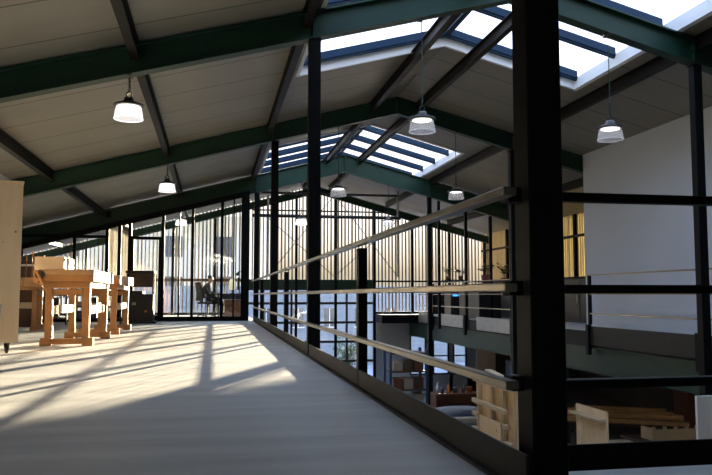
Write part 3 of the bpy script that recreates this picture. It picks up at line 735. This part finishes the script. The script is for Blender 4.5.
# ------------------------------------------------------------------ workshop below
# panel frame with sheets
t = thing('timber_rack', 'upright pale timber frame holding plywood sheets down in the workshop', 'rack', (4.1, 10.35, GZ))
for y in (9.62, 10.1, 10.55, 11.1): CB(4.06, 4.12, y - .04, y + .04, GZ, -.52, .004).build('upright', M['pale'], t)
for z, ya, yb in ((-.60, 9.58, 11.14), (-.93, 9.85, 11.2), (-1.13, 9.8, 9.95), (-1.13, 10.98, 11.2), (-1.36, 9.7, 9.9), (-1.36, 10.98, 11.2)):
    CB(4.0, 4.058, ya, yb, z - .03, z + .03, .004).build('batten', M['pale'], t)
CB(4.13, 4.15, 9.58, 11.14, GZ, -.50, .003).build('sheet', M['ply'], t)
CB(4.035, 4.055, 10.1, 10.95, -1.9, -1.12, .003).build('sheet', M['ply'], t)
m = MB(); m.bar((4.05, 9.6, -.5), (4.05, 10.6, -.42), .10, .03); tag(m.build('timber_plank', M['pale']), 'pale plank lying on top of the upright timber frame', 'plank')
# table with bundles
t = thing('trestle_table', 'low workshop table loaded with grey and dark blue bundles', 'table', (5.7, 16.6, GZ))
CB(4.75, 6.6, 15.9, 17.4, -2.16, -2.12, .004).build('table_top', M['galv'], t)
for x in (4.85, 5.7, 6.5):
    for y in (16.0, 17.3): MB().cyl((x, y, GZ), (x, y, -2.16), .03).build('leg', M['galv'], t)
def roll(name, x0, x1, y, z, r, m, lab, flat=.6):
    mb = MB(); n = 14; k = 10; vs = []
    for i in range(k + 1):
        x = x0 + (x1 - x0) * i / k; e = math.sin(math.pi * min(1, max(0, i / k))) ** .3 if 0 < i < k else .35; j = .06 * math.sin(i * 2.1)
        for q in range(n):
            a = 2 * math.pi * q / n; vs.append((x, y + math.cos(a) * r * (e + j * .5) * 2.6, z + r * flat + math.sin(a) * r * flat * (e + j * .3)))
    mb.add(vs, [(i * n + q, i * n + (q + 1) % n, (i + 1) * n + (q + 1) % n, (i + 1) * n + q) for i in range(k) for q in range(n)], 0, True)
    mb.add(vs[:n], [list(range(n))]); mb.add(vs[-n:], [list(range(n))])
    return tag(mb.build(name, m), lab, 'bundle', 'bundles on the workshop table')
roll('wrapped_bundle', 4.85, 6.5, 16.5, -2.12, .14, M['bag'], 'shiny dark blue wrapped bundle in the middle of the workshop table')
roll('felt_bundle', 5.2, 6.3, 17.15, -2.12, .10, M['felt'], 'grey felt roll at the back of the workshop table', .9)
tag(CB(5.2, 6.6, 15.92, 16.2, -2.118, -2.03, .01).build('board_stack', M['beigeboard']), 'beige boards along the front edge of the workshop table', 'boards')
# blue rack
t = thing('pallet_rack', 'storage rack with blue uprights and dark shelves at the workshop back', 'rack', (5.95, 22.4, GZ))
for x in (5.3, 6.45):
    for y in (22.0, 22.8): B(x - .04, x + .04, y - .04, y + .04, GZ, -.95).build('upright', M['bluepaint'], t)
for z in (-2.75, -2.2, -1.65, -1.1): CB(5.34, 6.41, 21.98, 22.82, z, z + .05, .004).build('shelf', M['darkwood'], t)
rnd = random.Random(11)
for zi, z in enumerate((-2.7, -2.15, -1.6)):
    for i in range(3):
        x = 5.55 + i * .33; h = .22 + .2 * rnd.random()
        o = tag(CB(x - .14, x + .14, 22.05, 22.6, z, z + h, .008).build('crate', M[('darkwood', 'redwood', 'beigeboard')[(i + zi) % 3]]),
                '%s crate on the %s shelf of the blue rack' % (('dark brown', 'reddish', 'beige')[(i + zi) % 3], ('bottom', 'middle', 'top')[zi]), 'crate', 'crates in the blue rack')
# cabinet with bottles
t = thing('workshop_cabinet', 'brown open cabinet under the bottles and tins in the workshop', 'cabinet', (6.7, 20.2, GZ))
m = MB(); m.cbox(6.1, 7.4, 19.95, 20.5, -2.08, -2.04, .004); m.box(6.1, 6.14, 19.95, 20.5, GZ, -2.08); m.box(7.36, 7.4, 19.95, 20.5, GZ, -2.08); m.box(6.14, 7.36, 20.46, 20.5, GZ, -2.08)
m.build('carcass', M['redwood'], t)
for z in (-2.7, -2.4): CB(6.14, 7.36, 19.98, 20.46, z, z + .025, .003).build('shelf', M['redwood'], t)
for i, (x, h, r, mm, dn, nm) in enumerate(((6.2, .30, .05, 'paper', 'white spray bottle', 'bottle'), (6.34, .2, .045, 'bluepaint', 'blue bottle', 'bottle'), (6.52, .24, .05, 'orange', 'orange bottle', 'bottle'),
        (6.72, .14, .07, 'galv', 'metal tin', 'tin'), (6.95, .2, .05, 'redpot', 'dark red bottle', 'bottle'), (7.15, .15, .07, 'orange', 'orange tin', 'tin'))):
    mm_ = MB(); c = (x, 20.15, -2.04)
    if nm == 'bottle': prof = [(0, 0), (r, 0), (r, h * .6), (r * .35, h * .75), (r * .35, h), (0, h)]
    else: prof = [(0, 0), (r, 0), (r, h), (r * 1.05, h), (r * 1.05, h + .01), (0, h + .01)]
    mm_.lathe(prof, c, 14); tag(mm_.build(nm, M[mm]), dn + ' on top of the brown open cabinet', nm, 'bottles and tins on the workshop cabinet')
# light panels standing in the workshop
def panel(x0, x1, y, z0, z1, m, lab, leaners=.0):
    mb = MB(); mb.cbox(x0, x1, y, y + .03, z0, z1, .003); return tag(mb.build('panel_board', M[m]), lab, 'board', 'boards standing in the workshop')
panel(8.42, 9.05, 23.0, GZ, -.95, 'creamboard', 'tall cream board standing between the blue lit workshop windows')
panel(8.75, 9.2, 21.0, GZ, -1.02, 'creamboard', 'second cream board close behind the timber frame')
# long timbers
rot = math.atan2(15.3 - 16.9, 10.9 - 8.1)
t = thing('saw_horse_table', 'dark table under the stack of long yellow timbers', 'table', (9.5, 16.3, GZ), rot)
def Lr(mb, mw): mb.v = [mw @ v for v in mb.v]; return mb
mw = t.matrix_basis.copy()
Lr(MB().cbox(-1.35, 1.2, -.75, .85, .74, .78, .004), mw).build('table_top', M['darkwood'], t)
for x in (-1.2, 1.1):
    for y in (-.6, .7): Lr(MB().box(x - .04, x + .04, y - .04, y + .04, 0, .74), mw).build('leg', M['iron'], t)
tim = None
for i, (yy, zz, ln) in enumerate(((-.62, 0, 2.9), (-.30, 0, 2.75), (.05, 0, 2.5), (.38, 0, 2.6), (.70, 0, 2.3), (-.42, .105, 2.7), (.0, .105, 2.35), (.50, .105, 2.1))):
    m = MB(); m.cbox(-ln / 2, ln / 2, yy - .085, yy + .085, .78 + zz, .88 + zz, .006)
    o = tag(Lr(m, mw).build('timber_beam', M['pine']), 'yellow squared timber, ' + ('frontmost of the lower layer', 'second of the lower layer', 'third of the lower layer', 'fourth of the lower layer', 'hindmost of the lower layer',
            'front one of the upper layer', 'middle one of the upper layer', 'rear one of the upper layer')[i], 'timber', 'yellow timbers stacked in the workshop')
# plywood upright with ledge
t = thing('plywood_stand', 'upright plywood panel with a ledge, standing before the yellow timbers', 'plywood stand', (6.75, 12.55, GZ))
CB(6.74, 6.78, 12.0, 13.1, GZ, -1.33, .003).build('panel', M['ply'], t)
CB(6.60, 6.739, 12.02, 13.1, -1.50, -1.46, .003).build('ledge', M['pale'], t)
# notched board on a bench
t = thing('low_bench', 'low dark bench carrying the notched board in the workshop', 'bench', (9.3, 13.4, GZ))
CB(8.1, 10.6, 13.0, 13.9, -2.15, -2.11, .004).build('top', M['darkwood'], t)
for x in (8.2, 10.5):
    for y in (13.1, 13.8): B(x - .03, x + .03, y - .03, y + .03, GZ, -2.15).build('leg', M['iron'], t)
m = MB(); m.box(8.38, 10.4, 13.2, 13.24, -2.11, -1.90)
for k in range(9): m.box(8.38 + k * .235, 8.45 + k * .235, 13.2, 13.24, -1.90, -1.845)
m.box(8.38, 8.42, 13.24, 13.6, -2.11, -1.88)
tag(m.build('notched_board', M['pale']), 'pale comb-shaped board with square notches along its top', 'board')
tag(CB(5.39, 6.6, 7.6, 7.64, GZ, -.44, .004).build('white_panel', M['paper']), 'plain white panel standing down in the workshop before the black column', 'panel')
t = thing('bench_board', 'short pale bench board with iron hardware beside the plywood stand', 'board', (7.9, 13.4, GZ))
CB(7.35, 8.0, 13.2, 13.5, -2.25, -2.12, .004).build('board', M['pale'], t)
for x in (7.45, 7.9): B(x - .03, x + .03, 13.25, 13.45, GZ, -2.25).build('leg', M['iron'], t)
# dim machines behind
def drill(x, y, lab):
    t = thing('drill_press', lab, 'machine', (x, y, GZ), 0, 'workshop machines under the gangway')
    CB(x - .25, x + .25, y - .3, y + .3, GZ, GZ + .06, .01).build('base', M['iron'], t)
    MB().cyl((x, y + .15, GZ + .06), (x, y + .15, GZ + 1.6), .05).build('column', M['galv'], t)
    CB(x - .2, x + .2, y - .25, y + .09, GZ + .8, GZ + .84, .01).build('table', M['iron'], t)
    CB(x - .15, x + .15, y - .3, y + .3, GZ + 1.4, GZ + 1.75, .04).build('head', M['bluepaint'], t)
    MB().cyl((x, y - .15, GZ + 1.15), (x, y - .15, GZ + 1.4), .03).build('spindle', M['galv'], t)
    MB().tube([(x + .15, y - .1, GZ + 1.5), (x + .35, y - .2, GZ + 1.35)], .012).build('handle', M['iron'], t)
drill(9.4, 19.2, 'dim blue drill press behind the long yellow timbers')
t = thing('tool_cabinet', 'dim dark blue cabinet under the gangway behind the plywood stand', 'cabinet', (9.6, 21.5, GZ))
CB(8.9, 10.3, 21.2, 21.8, GZ, -1.3, .01).build('body', M['bluepaint'], t)
for x in (8.92, 9.62): CB(x, x + .66, 21.18, 21.199, GZ + .05, -1.35, .004).build('door', M['bluepaint'], t)
tag(CB(12.2, 12.9, 17.6, 18.2, GZ, -1.75, .01).build('shop_crate', M['redwood']), 'reddish crate at the far end of the yellow timbers', 'crate')

# ------------------------------------------------------------------ outdoors
tag(B(-60, 80, 27.6, 120, GZ - .5, GZ - .2).build('ground', M['ext'], origin=(0, 0, GZ)), kind='structure')
t = thing('building', 'pale neighbouring building with small dark windows seen through the lower glazing', 'building', (4, 42, GZ))
B(-6, 16, 42, 46, GZ - .2, 1.2).build('wall', M['nb_wall'], t)
for x in (2.65, 4.45, 6.25, 8.05, 9.85):
    for z in (-1.1,):
        f = MB(); f.box(x, x + .6, 41.95, 42, z, z + 1.05); f = f.build('window', M['nb_window'], t)
        m = MB(); m.box(x - .06, x + .66, 41.90, 41.949, z - .06, z); m.box(x + .28, x + .32, 41.93, 41.949, z, z + 1.05); m.build('sill', M['lining'], f)
t = thing('building', 'taller beige building glimpsed between the facade battens', 'building', (0, 62, GZ))
B(-26, 5, 62, 70, GZ - .2, 7.2).build('wall', M['nb_beige'], t)
for x in range(-24, 4, 4):
    for z in (.5, 3.8): B(x, x + 1.5, 61.95, 62, z, z + 1.7).build('window', M['nb_window'], t)
def bush(x, y, r, seed):
    rnd = random.Random(seed); m = MB(); m2 = MB()
    for i in range(30):
        a = rnd.random() * 6.28; e = rnd.random() * r; p = Vector((x + e * math.cos(a), y + e * math.sin(a), GZ - .2 + r * (1 + rnd.random() * 1.4)))
        m2.cyl((x, y, GZ - .2), p, .02, .008, 5)
        for j in range(8):
            q = p + Vector((rnd.uniform(-.2, .2), rnd.uniform(-.2, .2), rnd.uniform(-.5, .1))); d = Vector((rnd.uniform(-1, 1), rnd.uniform(-1, 1), rnd.uniform(-.5, 1))).normalized() * .16; s = d.orthogonal() * .4
            m.add([q, q + d * .5 + s, q + d, q + d * .5 - s], [(0, 1, 2, 3)])
    o = thing('shrub', 'loose shrub in the yard outside the lower glazing', 'shrub', (x, y, GZ - .2))
    m.build('leaves', M['leaf'], o); m2.build('stem', M['stem'], o)
bush(6.2, 34, .8, 5)

# ------------------------------------------------------------------ light
wd = bpy.data.worlds.new('World'); sc.world = wd; wd.use_nodes = True
nt = wd.node_tree; bg = nt.nodes['Background']
AZ, EL = R(23), R(7.5)
tc = nt.nodes.new('ShaderNodeTexCoord'); sp = nt.nodes.new('ShaderNodeSeparateXYZ'); rp = nt.nodes.new('ShaderNodeValToRGB')
nt.links.new(tc.outputs['Generated'], sp.inputs[0]); nt.links.new(sp.outputs['Z'], rp.inputs['Fac']); nt.links.new(rp.outputs[0], bg.inputs[0])
cr = rp.color_ramp; cr.elements[0].position = 0.0; cr.elements[0].color = (.16, .15, .13, 1)
cr.elements[1].position = 1.0; cr.elements[1].color = (.66, .86, 1.22, 1)
for p_, c_ in ((.03, (.20, .17, .12)), (.10, (.46, .42, .38)), (.22, (.62, .60, .62)), (.45, (.62, .76, 1.02))):
    e = cr.elements.new(p_); e.color = (*c_, 1)
bg.inputs[1].default_value = 2.2
sd = bpy.data.lights.new('sun', 'SUN'); sd.energy = 44.0; sd.angle = R(.55); sd.color = (1.0, .82, .56)
so = bpy.data.objects.new('sun', sd); col.objects.link(so)
dirv = Vector((-math.sin(AZ) * math.cos(EL), -math.cos(AZ) * math.cos(EL), -math.sin(EL)))
so.rotation_euler = dirv.to_track_quat('-Z', 'Y').to_euler(); so.location = (20, 50, 12)
for i, (ya, yb) in enumerate(SKY):
    for a, b in ((SX0, RX), (RX, SX1)):
        ld = bpy.data.lights.new('roof_portal', 'AREA'); ld.shape = 'RECTANGLE'; ld.size = abs(b - a) * 1.03; ld.size_y = yb - ya
        ld.cycles.is_portal = True; lo = bpy.data.objects.new('roof_portal', ld); col.objects.link(lo)
        lo.location = ((a + b) / 2, (ya + yb) / 2, cz((a + b) / 2) + .36); s = math.atan(SL) * (-1 if a < RX - .01 and b <= RX + .01 else 1)
        lo.rotation_euler = (0, s, 0)
ld = bpy.data.lights.new('front_portal', 'AREA'); ld.shape = 'RECTANGLE'; ld.size = 19.4; ld.size_y = 8.2; ld.cycles.is_portal = True
lo = bpy.data.objects.new('front_portal', ld); col.objects.link(lo); lo.location = (.6, 27.5, 1.05); lo.rotation_euler = (R(-90), 0, 0)

# ------------------------------------------------------------------ camera
f = 740.0; th = math.atan(57.5 / f); psi = math.atan(143 / f * math.cos(th))
cd = bpy.data.cameras.new('camera'); cd.sensor_width = 36; cd.lens = f * 36 / 712; cd.clip_end = 500
co = bpy.data.objects.new('camera', cd); col.objects.link(co); co.location = (0, 0, .70)
co.rotation_euler = (math.pi / 2 + th, 0, -psi); sc.camera = co
sc.view_settings.view_transform = 'Standard'; sc.view_settings.look = 'None'; sc.view_settings.gamma = 1; sc.view_settings.use_curve_mapping = False
sc.view_settings.exposure = 0.8
sc.cycles.use_denoising = True; sc.cycles.diffuse_bounces = 7; sc.cycles.max_bounces = 14; sc.cycles.transparent_max_bounces = 16
sc.cycles.sample_clamp_indirect = 8
